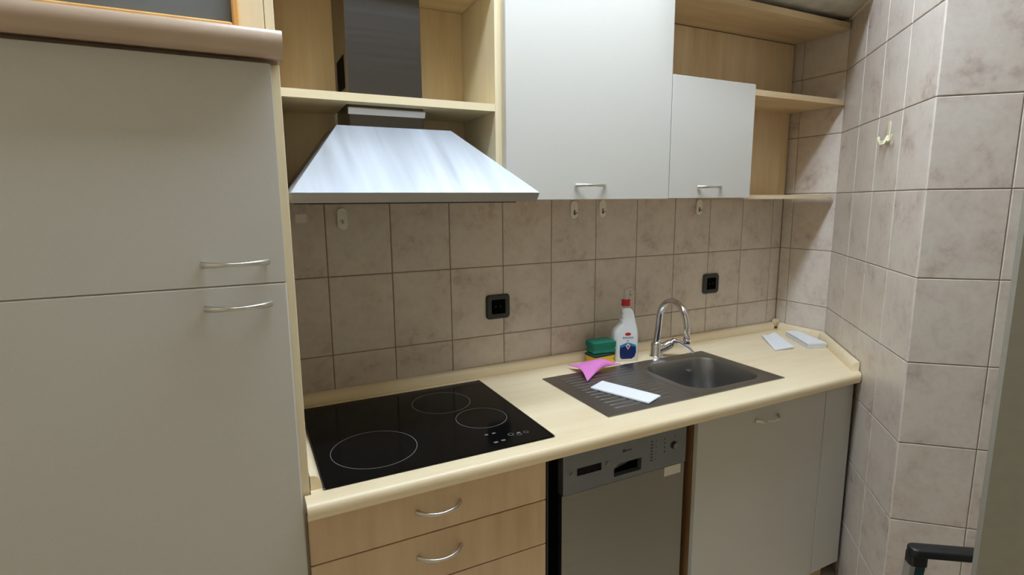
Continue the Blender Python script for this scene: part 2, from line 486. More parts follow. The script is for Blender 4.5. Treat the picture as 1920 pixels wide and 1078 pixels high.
# canopy: front slope and sides, narrowing where it enters the niche
v = [bm.verts.new(p) for p in ((hx0, hf, 0.249), (hx1, hf, 0.249), (0.454, -0.265, 0.249), (0.454, hb, 0.249), (-0.1195, hb, 0.249), (-0.1195, -0.265, 0.249),
                               (tx0, tf, 0.426), (tx1, tf, 0.426), (tx1, hb, 0.426), (tx0, hb, 0.426))]
for q in ((0, 1, 7, 6), (1, 2, 7), (2, 3, 8, 7), (3, 4, 9, 8), (4, 5, 6, 9), (5, 0, 6), (6, 7, 8, 9), (5, 4, 3, 2, 1, 0)):
    bm.faces.new([v[i] for i in q])
from_bm('canopy', bm, M['steel_hood'], hd)
bm = BM()
lp = lambda z, i: [(hx0 + i, hf + i * .4, z), (hx1 - i, hf + i * .4, z), (0.4535, -0.265, z), (0.4535, hb, z), (-0.119, hb, z), (-0.119, -0.265, z)]
add_loft(bm, [lp(0.2485, 0.0), lp(0.227, 0.008)])
from_bm('front_lip', bm, M['steel_lip'], hd)
box('filter', -0.09, 0.43, -0.44, -0.06, 0.2235, 0.2265, 'bronze', hd, 0.001)
ch = box('chimney', 0.052, 0.2555, -0.205, -0.0145, 0.4275, 0.8205, 'steel_dark', hd, 0.0015)
box('vent_opening', 0.0508, 0.053, -0.165, -0.06, 0.535, 0.62, 'black_deep', ch, 0)
bm = BM()
add_loft(bm, [[(x, y, z) for y, z in ((-0.2053, 0.479), (-0.216, 0.476), (-0.2175, 0.474), (-0.209, 0.4605), (-0.2053, 0.4605))] for x in (0.0485, 0.259)])
from_bm('sleeve_lip', bm, M['bright_white'], ch)

# ------------------------------------------------------------------ wall cabinets
DF = -0.281
wc = thing('wall_cabinet', (0.79, -0.14, 0.232), 'tall white-doored wall cabinet right of the cooker hood', 'cabinet')
box('side_panel', 0.4785, 0.493, CF, -0.003, 0.236, 1.0, 'edge_z', wc, 0.001)
box('side_panel', 1.086, 1.1025, CF, -0.003, 0.236, 1.0, 'wood_z', wc, 0.001)
box('bottom_panel', 0.4935, 1.0855, CF, -0.003, 0.236, 0.252, 'wood_x', wc, 0)
box('top_panel', 0.4935, 1.0855, CF, -0.003, 0.984, 1.0, 'wood_x', wc, 0)
box('back_panel', 0.4935, 1.0855, -0.012, -0.003, 0.2525, 0.9835, 'wood_z', wc, 0)
d = box('door', 0.4795, 1.1015, DF, CF - .0015, 0.2305, 1.0, 'door', wc, 0.0015)
bow('handle', 0.7755, DF, 0.2745, d)

sc_ = thing('small_wall_cabinet', (1.3, -0.14, 0.232), 'small square white-doored wall cabinet beside the open corner shelves', 'cabinet')
box('side_panel', 1.104, 1.119, CF, -0.003, 0.236, 0.6095, 'wood_z', sc_, 0.001)
box('side_panel', 1.484, 1.499, CF, -0.003, 0.236, 0.6095, 'wood_z', sc_, 0.001)
box('bottom_panel', 1.1195, 1.4835, CF, -0.003, 0.236, 0.252, 'wood_x', sc_, 0)
d = box('door', 1.1045, 1.502, DF, CF - .0015, 0.2325, 0.643, 'door', sc_, 0.0015)
bow('handle', 1.2895, DF, 0.2715, d)

cs = thing('corner_shelf_unit', (1.6, -0.13, 0.221), 'open maple corner shelves next to the tiled side wall', 'shelf unit')
box('back_panel', 1.104, XW - .012, -0.012, -0.003, 0.245, 0.905, 'wood_z', cs, 0)
def corner_board(name, x0, z0, z1, yf, mat, x1=XW - .004):
    bm = BM()
    pts = [(x0, -0.0125), (x1, -0.0125), (x1, max(yf, C2.y + .003))]
    if yf < C2.y: pts.append((diag_x(yf, .003), yf))
    pts.append((x0, yf))
    add_prism(bm, pts, z0, z1)
    return from_bm(name, bm, M[mat], cs)
corner_board('top_board', 1.104, 0.9075, 0.931, -0.262, 'wood_x')
corner_board('middle_shelf', 1.104, 0.6105, 0.632, CF + .001, 'wood_x')
bs = corner_board('bottom_shelf', 1.5035, 0.2275, 0.2435, -0.250, 'wood_x', XW - .02)
box('sticker', 2.008, 2.034, -0.2512, -0.2502, 0.2305, 0.2395, 'sticker', bs, 0)

# ------------------------------------------------------------------ worktop
ZC = -0.392
wt = thing('worktop', (0.9, -0.3, -0.43), 'pale maple laminate worktop with rounded front edge', 'worktop')
YF = -0.628
arc = []
for k in range(6):
    a = PI / 2 + PI / 2 * k / 5 * .92
    arc.append((-0.612 + 0.013 * math.cos(a), ZC - 0.013 + 0.013 * math.sin(a)))
arc += [(-0.6255, ZC - .021), (-0.6235, ZC - .028)]
for k in range(1, 6):
    a = PI + PI / 2 * k / 5
    arc.append((-0.6115 + 0.011 * math.cos(a), ZC - 0.028 + 0.011 * math.sin(a)))
HX0, HX1, HY0, HY1 = 1.05, 1.41, -0.505, -0.18        # cut-out for the basin
def xs(y): return -0.1395 if y > -0.5775 else -0.153
def xe(y): return min(XW - .003, diag_x(y, 0.003)) if y < C2.y + .003 else XW - .003
def seg(bm, prof, fx0, fx1):
    add_loft(bm, [[(fx0(y), y, z) for y, z in prof], [(fx1(y), y, z) for y, z in prof]])
front = [(-0.577, ZC), (-0.578, ZC)] + arc + [(-0.578, -0.431), (-0.577, -0.431)]
bm = BM()
full = [(-0.003, -0.431), (-0.003, ZC)] + [(y, z) for y, z in front]
seg(bm, full, xs, lambda y: HX0)
seg(bm, [(HY0, -0.431), (HY0, ZC)] + arc, lambda y: HX0, lambda y: HX1)
seg(bm, [(-0.003, -0.431), (-0.003, ZC), (HY1, ZC), (HY1, -0.431)], lambda y: HX0, lambda y: HX1)
seg(bm, [(-0.003, -0.431), (-0.003, ZC), (C2.y + .003, ZC), (C2.y - .0005, ZC)] + arc + [(C2.y - .0005, -0.431), (C2.y + .003, -0.431)], lambda y: HX1, xe)
bmesh.ops.remove_doubles(bm, verts=bm.verts, dist=1e-5)
from_bm('slab', bm, M['worktop'], wt, 40)

def trim(name, p, q, side, parent=wt, h=0.033, dp=0.024, cut0=0, cut1=0):
    """quarter-round upstand from p to q; side = unit vector from the wall into the room; cut shortens the foot at each end"""
    p = Vector(p); q = Vector(q); s = Vector(side); t = (q - p).normalized()
    pr = [(0, 0.0006), (0, h)] + [(dp * (0.16 + 0.84 * math.sin(a)), 0.0006 + (h - .0006) * math.cos(a) ** 0.9) for a in [PI / 2 * k / 7 for k in range(1, 7)]] + [(dp, 0.0006)]
    bm = BM()
    def ring(o, c):
        out = []
        for dd_, z in pr:
            w = o + s * dd_ + t * (c * dd_)
            out.append((w.x, w.y, ZC + z))
        return out
    add_loft(bm, [ring(p, cut0), ring(q, -cut1)])
    return from_bm(name, bm, M['worktop'], parent, 40)
trim('upstand', (-0.113, -0.004), (XW - 0.03, -0.004), (0, -1), cut1=0.3)
trim('upstand', (XW - 0.004, -0.034), (XW - 0.004, C2.y - .000), (-1, 0), cut0=.1, cut1=0.45)
nrm = Vector((-math.sin(A), math.cos(A)))
q0 = C2 + nrm * 0.004 + DG * 0.004; q1 = C2 + nrm * 0.004 + DG * 0.478
trim('upstand', tuple(q0), tuple(q1), tuple(nrm), cut0=0.55)
trim('upstand', (-0.1385, -0.004), (-0.1385, -0.560), (1, 0))
# corner cap between the two upstands
bm = BM(); add_loft(bm, [[(XW - .004, -.004, z), (XW - .004 - s, -.004, z), (XW - .004 - s * .8, -.004 - s * .8, z), (XW - .004, -.004 - s, z)] for z, s in ((ZC + .012, .02), (ZC + .03, .026), (ZC + .044, .022), (ZC + .047, .012))])
from_bm('corner_cap', bm, M['worktop'], wt, 40)

# ------------------------------------------------------------------ hob
hob = thing('hob', (0.18, -0.316, ZC), 'black glass ceramic hob with three cooking zones', 'hob')
ho = -0.3875
box('glass', -0.109, 0.468, -0.573, -0.061, ZC + .0005, ho, 'black_glass', hob, 0.0012)
box('edge_strip', -0.1135, -0.1092, -0.573, -0.061, ZC + .0005, ho + .0012, 'steel_dark', hob, 0.0008)
box('edge_strip', 0.4682, 0.4725, -0.573, -0.061, ZC + .0005, ho + .0012, 'steel_dark', hob, 0.0008)
def ring_mesh(name, cx, cy, r, wd_=0.0017, z=ho, n=64, mat='ring', par=hob):
    bm = BM()
    L = []
    for rr, zz in ((r - wd_, z + .0001), (r, z + .0001), (r, z + .0004), (r - wd_, z + .0004)):
        L.append([(cx + rr * math.cos(2 * PI * k / n), cy + rr * math.sin(2 * PI * k / n), zz) for k in range(n)])
    add_loft(bm, L, close=True)
    return from_bm(name, bm, M[mat], par)
ring_mesh('cooking_zone', 0.029, -0.428, 0.107)
ring_mesh('cooking_zone', 0.284, -0.204, 0.090)
ring_mesh('cooking_zone', 0.3475, -0.371, 0.074)
for (x, y, a) in ((0.313, -0.4845, .006), (0.335, -0.4845, .006), (0.372, -0.512, .008), (0.395, -0.512, .006), (0.317, -0.537, .007), (0.339, -0.535, .007)):
    if abs(a - .008) < 1e-6: ring_mesh('touch_key', x, y, a, 0.0015, mat='mark', n=20)
    else: box('touch_key', x - a * .8, x + a * .8, y - a * .5, y + a * .5, ho + .0001, ho + .0004, 'mark', hob, 0)
for k in range(2):
    ring_mesh('touch_key', 0.393 + .022 * k, -0.521 + .004 * k, 0.007, 0.0012, mat='mark', n=20)

# ------------------------------------------------------------------ sink
sk = thing('sink', (1.05, -0.34, ZC - .16), 'stainless steel sink with ribbed drainer on its left', 'sink')
sx0, sx1, sy0, sy1 = 0.677, 1.433, -0.532, -0.146
zt = ZC + 0.003
bcx, bcy, bhx, bhy = 1.230, -0.3425, 0.168, 0.150
bm = BM()
NN = 12
hole = rrect(bcx, bcy, bhx, bhy, 0.085, NN)
def outer_for(p):
    """point on the deck outline in the direction of p from the basin centre"""
    dx, dy = p[0] - bcx, p[1] - bcy
    ts = []
    if dx > 1e-9: ts.append((sx1 - bcx) / dx)
    if dx < -1e-9: ts.append((1.03 - bcx) / dx)
    if dy > 1e-9: ts.append((sy1 - bcy) / dy)
    if dy < -1e-9: ts.append((sy0 - bcy) / dy)
    t = min(ts); return (bcx + dx * t, bcy + dy * t)
rim_o = [outer_for(p) for p in hole]
# snap nearest to exact corners
for cx_, cy_ in ((sx1, sy1), (1.03, sy1), (1.03, sy0), (sx1, sy0)):
    i = min(range(len(rim_o)), key=lambda k: (rim_o[k][0] - cx_) ** 2 + (rim_o[k][1] - cy_) ** 2); rim_o[i] = (cx_, cy_)
add_loft(bm, [[(x, y, ZC + .0005) for x, y in rim_o], [(x, y, zt) for x, y in rim_o], [(bcx + (x - bcx) * 1.035, bcy + (y - bcy) * 1.035, zt) for x, y in hole], [(x, y, zt - .0015) for x, y in hole],
              [(bcx + (x - bcx) * .975, bcy + (y - bcy) * .975, zt - .012) for x, y in hole],
              [(bcx + (x - bcx) * .93, bcy + (y - bcy) * .93, zt - .10) for x, y in hole],
              [(bcx + (x - bcx) * .89, bcy + (y - bcy) * .89, zt - .135) for x, y in hole],
              [(bcx + (x - bcx) * .78, bcy + (y - bcy) * .78, zt - .15) for x, y in hole],
              [(bcx + (x - bcx) * .15, bcy + (y - bcy) * .15, zt - .153) for x, y in hole]], cap0=False)
from_bm('basin', bm, M['steel_sink'], sk, 35)
# drainer plate with a pressed tray
bm = BM()
add_box(bm, sx0, 1.0295, sy0, sy1, ZC + .0005, zt, 0.0008)
from_bm('drainer', bm, M['steel_sink'], sk)
for i in range(13):
    y = -0.185 - i * 0.0248
    xr = 1.02 if i < 6 else 1.02 - (i - 6) * 0.010
    tube('rib', [(0.722 + .004, y, zt - .0016), (0.738, y, zt - .0002), (0.76, y, zt), (xr - .02, y, zt), (xr - .006, y, zt - .0004), (xr, y, zt - .0016)], [.003, .0055, .0065, .0065, .0055, .003], 'steel_sink', sk, 8, 0.28)
lathe('drain', bcx, bcy, [(0.034, zt - .1525), (0.034, zt - .149), (0.026, zt - .148), (0.022, zt - .151), (0.004, zt - .1515)], 'chrome', sk)
lathe('overflow', 1.3075, -0.2055, [(0.012, zt - .0495), (0.012, zt - .047), (0.009, zt - .0465), (0.002, zt - .0485)], 'chrome', sk)

# ------------------------------------------------------------------ tap
fx, fy = 1.222, -0.112
tp = thing('mixer_tap', (fx, fy, ZC), 'chrome swan-neck mixer tap behind the sink', 'tap')
lathe('body', fx, fy, [(0.027, ZC + .0006), (0.027, ZC + .004), (0.0235, ZC + .008), (0.0225, ZC + .045), (0.021, ZC + .055), (0.014, ZC + .062)], 'chrome', tp)
th = math.radians(-6); R = 0.178
out = Vector((math.sin(th), -math.cos(th)))
path = []; zt0 = -0.332
top_z = -0.161
for k in range(6): path.append((0.012 * k / 5 * 1.0, zt0 + (top_z - .09 - zt0) * k / 5))
for k in range(1, 17):
    a = PI - PI * k / 16
    path.append((0.012 + (R - .012) / 2 + (R - .012) / 2 * math.cos(a) + .004 * k / 16, top_z - .09 + 0.10 * math.sin(a) ** .85))
path.append((R + .004, -0.275))
tube('spout', [(fx + out.x * s, fy + out.y * s, z) for s, z in path], 0.0122, 'chrome', tp, 16)
ox, oy = fx + out.x * (R + .004), fy + out.y * (R + .004)
lathe('aerator', ox, oy, [(0.012, -0.296), (0.0135, -0.294), (0.0135, -0.277), (0.0115, -0.2755)], 'chrome', tp)
ld = Vector((0.80, -0.60)).normalized()
p0 = Vector((fx, fy, ZC + .02)); p1 = Vector((fx + ld.x * .058, fy + ld.y * .058, ZC + .058))
tube('cartridge', [p0 + (p1 - p0) * .25, p0 + (p1 - p0) * .9, p1], [0.0185, 0.0185, 0.016], 'chrome', tp, 18)
tube('lever', [p1 + Vector((-.004, 0, -.004)), p1 + Vector((ld.x * .006, ld.y * .006, .008)), p1 + Vector((ld.x * .03, ld.y * .03, .004)), p1 + Vector((ld.x * .07, ld.y * .07, -.022)), p1 + Vector((ld.x * .085, ld.y * .085, -.036))], [0.0135, 0.0145, 0.011, 0.0075, 0.006], 'chrome', tp, 12, [1, .9, .8, .8, .8])

# ------------------------------------------------------------------ base units
DRY = -0.591
du = thing('drawer_unit', (0.14, -0.3, FLOOR), 'maple drawer unit below the hob', 'drawer unit')
box('side_panel', -0.138, -0.122, -0.571, -0.02, FLOOR + .1, -0.4325, 'wood_z', du, 0)
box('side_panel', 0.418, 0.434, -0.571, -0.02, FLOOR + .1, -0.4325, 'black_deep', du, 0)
box('back_panel', -0.1215, 0.4175, -0.03, -0.02, FLOOR + .1, -0.4325, 'wood_z', du, 0)
box('bottom_panel', -0.1215, 0.4175, -0.571, -0.031, FLOOR + .1, FLOOR + .116, 'wood_x', du, 0)
zz = [-0.4345, -0.5515, -0.678, -0.905, FLOOR + 0.1]
for i in range(4):
    dr = box('drawer', -0.1515, 0.4345, DRY, -0.5725, zz[i + 1] + .002, zz[i] - .001, 'drawer', du, 0.001)
    bow('handle', 0.1395, DRY, (zz[i] - 0.054 if i < 2 else zz[i] - .06), dr, 0.109, 0.03)

dw = thing('dishwasher', (0.72, -0.3, FLOOR), 'slim steel dishwasher between the drawers and the sink cabinet', 'dishwasher')
box('body', 0.468, 0.935, -0.545, -0.05, FLOOR + .02, -0.4335, 'black_deep', dw, 0.002)
box('gasket', 0.462, 0.4675, -0.548, -0.40, FLOOR + .05, -0.4345, 'socket_frame', dw, 0.001)
dwd = box('door', 0.4985, 0.9415, -0.570, -0.546, FLOOR + .12, -0.5705, 'steel_dw', dw, 0.002)
# fascia with two openings (built of strips around them)
PZ0, PZ1 = -0.5695, -0.4375
w1 = (0.5445, 0.6265, -0.522, -0.4995); w2 = (0.670, 0.7695, -0.555, -0.5175)
FY = -0.572
bm = BM()
cols = [0.4995, w1[0], w1[1], w2[0], w2[1], 0.9415]
add_box(bm, cols[0], cols[1], FY, -0.546, PZ0, PZ1); add_box(bm, cols[2], cols[3], FY, -0.546, PZ0, PZ1); add_box(bm, cols[4], cols[5], FY, -0.546, PZ0, PZ1)
for w in (w1, w2):
    add_box(bm, w[0], w[1], FY, -0.546, PZ0, w[2]); add_box(bm, w[0], w[1], FY, -0.546, w[3], PZ1)
bmesh.ops.remove_doubles(bm, verts=bm.verts, dist=1e-5)
fa = from_bm('control_panel', bm, M['dw_panel'], dw)
box('display', w1[0] + .0005, w1[1] - .0005, FY + .003, FY + .006, w1[2] + .0005, w1[3] - .0005, 'black_glass', fa, 0)
box('grip_recess', w2[0] + .0005, w2[1] - .0005, FY + .018, FY + .021, w2[2] + .0005, w2[3] - .0005, 'black_deep', fa, 0)
bm = BM(); add_loft(bm, [[(x, FY + .0175, w2[3] - .001), (x, FY + .009, w2[3] - .001), (x, FY + .0125, zb), (x, FY + .0175, zb - .003)] for x, zb in ((w2[0] + .0006, -.541), (w2[0] + .05, -.530), (w2[1] - .03, -.522))]); from_bm('grip_flap', bm, M['steel_lip'], fa, 40)
def yl(name, x, z, r, mat, par, y=FY, d=.002, n=20):
    bm = BM()
    add_loft(bm, [[(x + r * math.cos(2 * PI * k / n), y - q, z + r * math.sin(2 * PI * k / n)) for k in range(n)] for q in (-.001, d)])
    return from_bm(name, bm, M[mat], par, 40)
yl('button', 0.5255, -0.513, 0.0045, 'steel_dw', fa)
yl('button', 0.648, -0.509, 0.0065, 'steel_dw', fa)
yl('dial', 0.8955, -0.507, 0.0085, 'steel_dw', fa, d=.006)
yl('dial_base', 0.8925, -0.505, 0.0125, 'black', fa, d=.0015)
box('logo', 0.6995, 0.7095, FY - .0004, FY + .0002, -0.4865, -0.4785, 'black', fa, 0)
box('logo', 0.7105, 0.733, FY - .0004, FY + .0002, -0.4855, -0.4815, 'socket_frame', fa, 0)
for k in range(7):
    box('programme_mark', 0.803, 0.811, FY - .0004, FY + .0002, -0.538 + .0098 * k, -0.5335 + .0098 * k, 'socket_frame', fa, 0)
    if k % 2 == 0: box('programme_mark', 0.822, 0.825, FY - .0004, FY + .0002, -0.538 + .0098 * k, -0.5345 + .0098 * k, 'socket_frame', fa, 0)
for k in range(4):
    box('programme_mark', 0.8545, 0.8595, FY - .0004, FY + .0002, -0.521 + .0135 * k, -0.5165 + .0135 * k, 'socket_frame', fa, 0)
box('programme_mark', 0.894, 0.898, FY - .0004, FY + .0002, -0.478, -0.474, 'socket_frame', fa, 0)
box('sticker', 0.860, 0.9245, -0.5708, -0.5701, -0.602, -0.5725, 'sticker', dwd, 0)

sb = thing('sink_cabinet', (1.35, -0.3, FLOOR), 'cream-doored base cabinet below the sink', 'cabinet')
box('side_panel', 0.968, 0.985, -0.571, -0.02, FLOOR + .09, -0.4325, 'brown_shaded', sb, 0)
box('side_panel', 1.565, 1.581, -0.571, -0.02, FLOOR + .09, -0.4325, 'wood_z', sb, 0)
box('bottom_panel', 0.9855, 1.5645, -0.571, -0.02, FLOOR + .09, FLOOR + .106, 'wood_x', sb, 0)
d = box('door', 0.9715, 1.580, DRY, -0.5725, FLOOR + .0905, -0.4385, 'door', sb, 0.0015)
bow('handle', 1.2755, DRY, -0.4845, d, 0.105, 0.03)
box('filler_panel', 1.5825, 1.738, DRY, -0.5725, FLOOR + .0905, -0.4335, 'door', sb, 0.001)
pl = thing('plinth', (0.6, -0.53, FLOOR), 'recessed maple plinth under the base cabinets', 'plinth')
box('board', 0.97, 1.715, -0.545, -0.53, FLOOR + .001, FLOOR + .089, 'wood_x', pl, 0.001)
box('board', -0.138, 0.434, -0.545, -0.53, FLOOR + .001, FLOOR + .099, 'wood_x', pl, 0.001)

# ------------------------------------------------------------------ sockets
def socket(cx, cz, label):
    t = thing('wall_socket', (cx, 0, cz - .043), label, 'socket', 'black wall sockets above the worktop')
    bm = BM()
    def lp(h, rad, y): return [(x, y, z) for x, z in rrect(cx, cz, h, h * .95, rad, 5)]
    add_loft(bm, [lp(.046, .012, -.0003), lp(.0465, .013, -.005), lp(.043, .012, -.0095), lp(.0275, .004, -.0095), lp(.0265, .004, -.004)], cap1=False)
    from_bm('frame', bm, M['socket_frame'], t, 35)
    bm = BM(); add_loft(bm, [lp(.0262, .004, -.0008), lp(.0262, .004, -.0065)])
    f = from_bm('insert', bm, M['black_deep'], t, 35)
    yl('contact_hole', cx - .0095, cz, .003, 'black', f, y=-.0065, d=.0006, n=10); yl('contact_hole', cx + .0095, cz, .003, 'black', f, y=-.0065, d=.0006, n=10)
socket(0.5755, -0.146, 'black wall socket on the tiles right of the hob')
socket(1.6175, -0.1405, 'black wall socket on the tiles to the right of the tap')

# ------------------------------------------------------------------ adhesive hooks
def hook(cx, cz, label, metal=True):
    t = thing('adhesive_hook', (cx, 0, cz - .033), label, 'hook', 'adhesive hooks under the wall cabinets')
    bm = BM()
    def lp(hx, hz, y): return [(x, y, z) for x, z in rrect(cx, cz, hx, hz, hx * .98, 5)]
    add_loft(bm, [lp(.0155, .0335, -.0003), lp(.016, .034, -.003), lp(.014, .032, -.0055)])
    from_bm('plate', bm, M['hook_plastic'], t, 40)
    mt = 'handle' if metal else 'hook_plastic'
    if metal: box('slot', cx - .003, cx + .0035, -.0062, -.0056, cz - .02, cz - .001, 'black', t, 0)
    tube('peg', [(cx, -.0056, cz - .004), (cx, -.012, cz - .012), (cx, -.018, cz - .016), (cx, -.021, cz - .012)], .0026, mt, t, 8)
hook(0.0515, 0.178, 'beige adhesive hook under the left of the cooker hood', False)
hook(0.8971, 0.194, 'white adhesive hook under the tall wall cabinet, left of the pair')
hook(1.0265, 0.1975, 'white adhesive hook under the tall wall cabinet, right of the pair')
hook(1.5292, 0.1965, 'white adhesive hook under the small wall cabinet')
props(box('adhesive_pad', -0.083, -0.051, -.0012, -.0003, 0.168, 0.194, 'hook_plastic', None, 0), 'small square beige adhesive pad on the tile beside the tall cabinet', 'sticker')
# ivory triple hook on the slanting wall
pc = C2 + DG * 0.536
th_ = thing('coat_hook', (pc.x, pc.y, 0.398), 'ivory plastic three-pronged hook on the slanting tiled wall', 'hook')
def dp(s, o, z):
    q = C2 + DG * s + nrm * o
    return (q.x, q.y, z)
bm = BM()
add_loft(bm, [[dp(.536 + s * .008, o, z) for s, o in ((-1, .0006), (1, .0006), (1, .0035), (-1, .0035))] for z in (.408, .476)])
from_bm('backplate', bm, M['cream_hook'], th_)
tube('prong', [dp(.536, .003, .43), dp(.536, .014, .405), dp(.536, .026, .402), dp(.536, .032, .418)], .0045, 'cream_hook', th_, 8)
tube('prong', [dp(.536, .003, .418), dp(.512, .010, .412), dp(.484, .012, .414), dp(.480, .012, .432)], .004, 'cream_hook', th_, 8)
tube('prong', [dp(.536, .003, .418), dp(.560, .010, .410), dp(.592, .012, .411), dp(.597, .012, .428)], .004, 'cream_hook', th_, 8)

# ------------------------------------------------------------------ spray bottle
bx, by = 1.083, -0.088
sp = thing('spray_bottle', (bx, by, ZC), 'white spray bottle with red collar and blue label beside the tap', 'bottle')
ang = math.radians(18)
ca, sa = math.cos(ang), math.sin(ang)
def bl(x, y, z): return (bx + x * ca + y * sa, by - x * sa + y * ca, z)
prof = [(-.050, .046, .024, ZC + .0006, .012), (-.0525, .0485, .0265, ZC + .006, .014), (-.0525, .0485, .0265, -.330, .016), (-.052, .048, .0262, -.290, .016), (-.046, .045, .0255, -.268, .016), (-.028, .041, .024, -.252, .015),
        (-.020, .038, .0225, -.240, .014), (-.0225, .036, .0215, -.230, .013), (-.0165, .034, .0205, -.222, .012), (-.0205, .032, .0195, -.213, .012), (-.0155, .029, .0185, -.205, .011), (-.0195, .026, .0175, -.196, .011), (-.0165, .020, .016, -.188, .01), (-.014, .014, .014, -.184, .0095)]
bm = BM()
loops = []
for x0, x1, hy, z, rad in prof:
    loops.append([bl(x, y, z) for x, y in rrect((x0 + x1) / 2, 0, (x1 - x0) / 2, hy, min(rad, (x1 - x0) / 2 * .99, hy * .99), 5)])
add_loft(bm, loops)
bd_ = from_bm('bottle_body', bm, M['white_plastic'], sp, 60)
def cyl(name, prof_, mat, par=sp, cx=0, n=20):
    bm = BM(); add_loft(bm, [[bl(cx + r * math.cos(2 * PI * k / n), r * math.sin(2 * PI * k / n), z) for k in range(n)] for r, z in prof_])
    return from_bm(name, bm, M[mat], par, 40)
cyl('neck', [(.0125, -.186), (.0125, -.176)], 'clear', cx=0)
cyl('collar', [(.0165, -.1755), (.0172, -.174), (.0165, -.1525), (.0155, -.151)], 'red')
cyl('spray_head', [(.0095, -.1508), (.011, -.144), (.0085, -.132), (.009, -.118), (.006, -.112)], 'clear')
tube('nozzle', [bl(0, 0, -.124), bl(.010, 0, -.112), bl(.022, 0, -.110), bl(.026, 0, -.112)], [.007, .006, .005, .005], 'clear', sp, 10)
tube('trigger', [bl(.012, 0, -.114), bl(.019, 0, -.122), bl(.018, 0, -.136)], [.004, .0032, .0025], 'clear', sp, 8)
def decal(name, pts, mat, off, th2=.0004):
    bm = BM()
    f1 = [bm.verts.new(bl(x, -.0265 - off, z)) for x, z in pts]; f2 = [bm.verts.new(bl(x, -.0265 - off - th2, z)) for x, z in pts]
    bm.faces.new(f1); bm.faces.new(f2[::-1])
    n = len(pts)
    for i in range(n): bm.faces.new((f1[i], f1[(i + 1) % n], f2[(i + 1) % n], f2[i]))
    return from_bm(name, bm, M[mat], bd_)
lab = [(-.030, -.330), (.002, -.318), (.035, -.330), (.036, -.358), (.030, -.376), (.018, -.384), (-.020, -.384), (-.028, -.378), (-.030, -.360)]
decal('label', [(x, z + .002) for x, z in lab], 'blue', .0001)
decal('label_band', [(-.030, -.3275), (.002, -.3155), (.035, -.3275), (.035, -.336), (.003, -.327), (-.030, -.337)], 'teal_print', .0006)
decal('label_emblem', [(.003, -.318), (.012, -.331), (.003, -.345), (-.006, -.331)], 'white_plastic', .0011)
decal('label_emblem', [(.003, -.325), (.008, -.332), (.003, -.340), (-.002, -.332)], 'red', .0016)
decal('logo', [(.002 + .012 * math.cos(a), -.283 + .006 * math.sin(a)) for a in [2 * PI * k / 16 for k in range(16)]], 'red', .0001)
for k in range(6):
    decal('print_mark', [(-.019 + .0075 * k, -.301), (-.0135 + .0075 * k, -.301), (-.0135 + .0075 * k, -.294), (-.019 + .0075 * k, -.294)], 'grey_print', .0001)
decal('print_mark', [(-.002, -.311), (.006, -.311), (.006, -.307), (-.002, -.307)], 'grey_print', .0001)

# ------------------------------------------------------------------ sponges
def sponge(cx, cy, z0, ang, top, bottom, label, hx=.05, hy=.033, ht=.042, split=.7):
    t = thing('sponge', (cx, cy, z0), label, 'sponge', 'sponges stacked by the spray bottle')
    c, s = math.cos(ang), math.sin(ang)
    def lp(h, g, z): return [(cx + x * c - y * s, cy + x * s + y * c, z) for x, y in rrect(0, 0, h, g, .007, 3)]
    bm = BM(); k = z0 + ht * split
    add_loft(bm, [lp(hx - .004, hy - .004, z0), lp(hx, hy, z0 + .005), lp(hx - .004, hy - .0035, z0 + ht * .35), lp(hx, hy, k - .002), lp(hx - .001, hy - .001, k)])
    from_bm('foam', bm, M[bottom], t, 50)
    bm = BM(); add_loft(bm, [lp(hx, hy, k + .0002), lp(hx + .0005, hy + .0005, z0 + ht - .003), lp(hx - .003, hy - .003, z0 + ht)])
    from_bm('scourer', bm, M[top], t, 50)
sponge(0.972, -0.078, ZC + .0008, math.radians(3), 'darkgreen', 'yellow', 'yellow sponge with dark scourer, under the green one', split=.78)
sponge(0.977, -0.076, ZC + .0432, math.radians(-5), 'green', 'green', 'green sponge on top of the yellow one', ht=.046, split=.6)

# ------------------------------------------------------------------ pink cloth
def sheet(name, corners, fn, mat, label, cat, n=24, thick=.002):
    A_, B_, C_, D_ = [Vector(c) for c in corners]
    bm = BM(); g = []; g2 = []
    for i in range(n + 1):
        r1, r2 = [], []
        for j in range(n + 1):
            s, t = i / n, j / n
            p = A_ * (1 - s) * (1 - t) + B_ * s * (1 - t) + C_ * s * t + D_ * (1 - s) * t
            p = p + fn(s, t)
            r1.append(bm.verts.new(p)); r2.append(bm.verts.new(p + Vector((0, 0, thick))))
        g.append(r1); g2.append(r2)
    for i in range(n):
        for j in range(n):
            bm.faces.new((g[i][j], g[i][j + 1], g[i + 1][j + 1], g[i + 1][j])); bm.faces.new((g2[i][j], g2[i + 1][j], g2[i + 1][j + 1], g2[i][j + 1]))
    for k in range(n):
        for (a, b2) in (((k, 0), (k + 1, 0)), ((k, n), (k + 1, n)), ((0, k), (0, k + 1)), ((n, k), (n, k + 1))):
            bm.faces.new((g[a[0]][a[1]], g[b2[0]][b2[1]], g2[b2[0]][b2[1]], g2[a[0]][a[1]]))
    o = from_bm(name, bm, M[mat], None, 60)
    return props(o, label, cat)
zs0 = zt + .0025
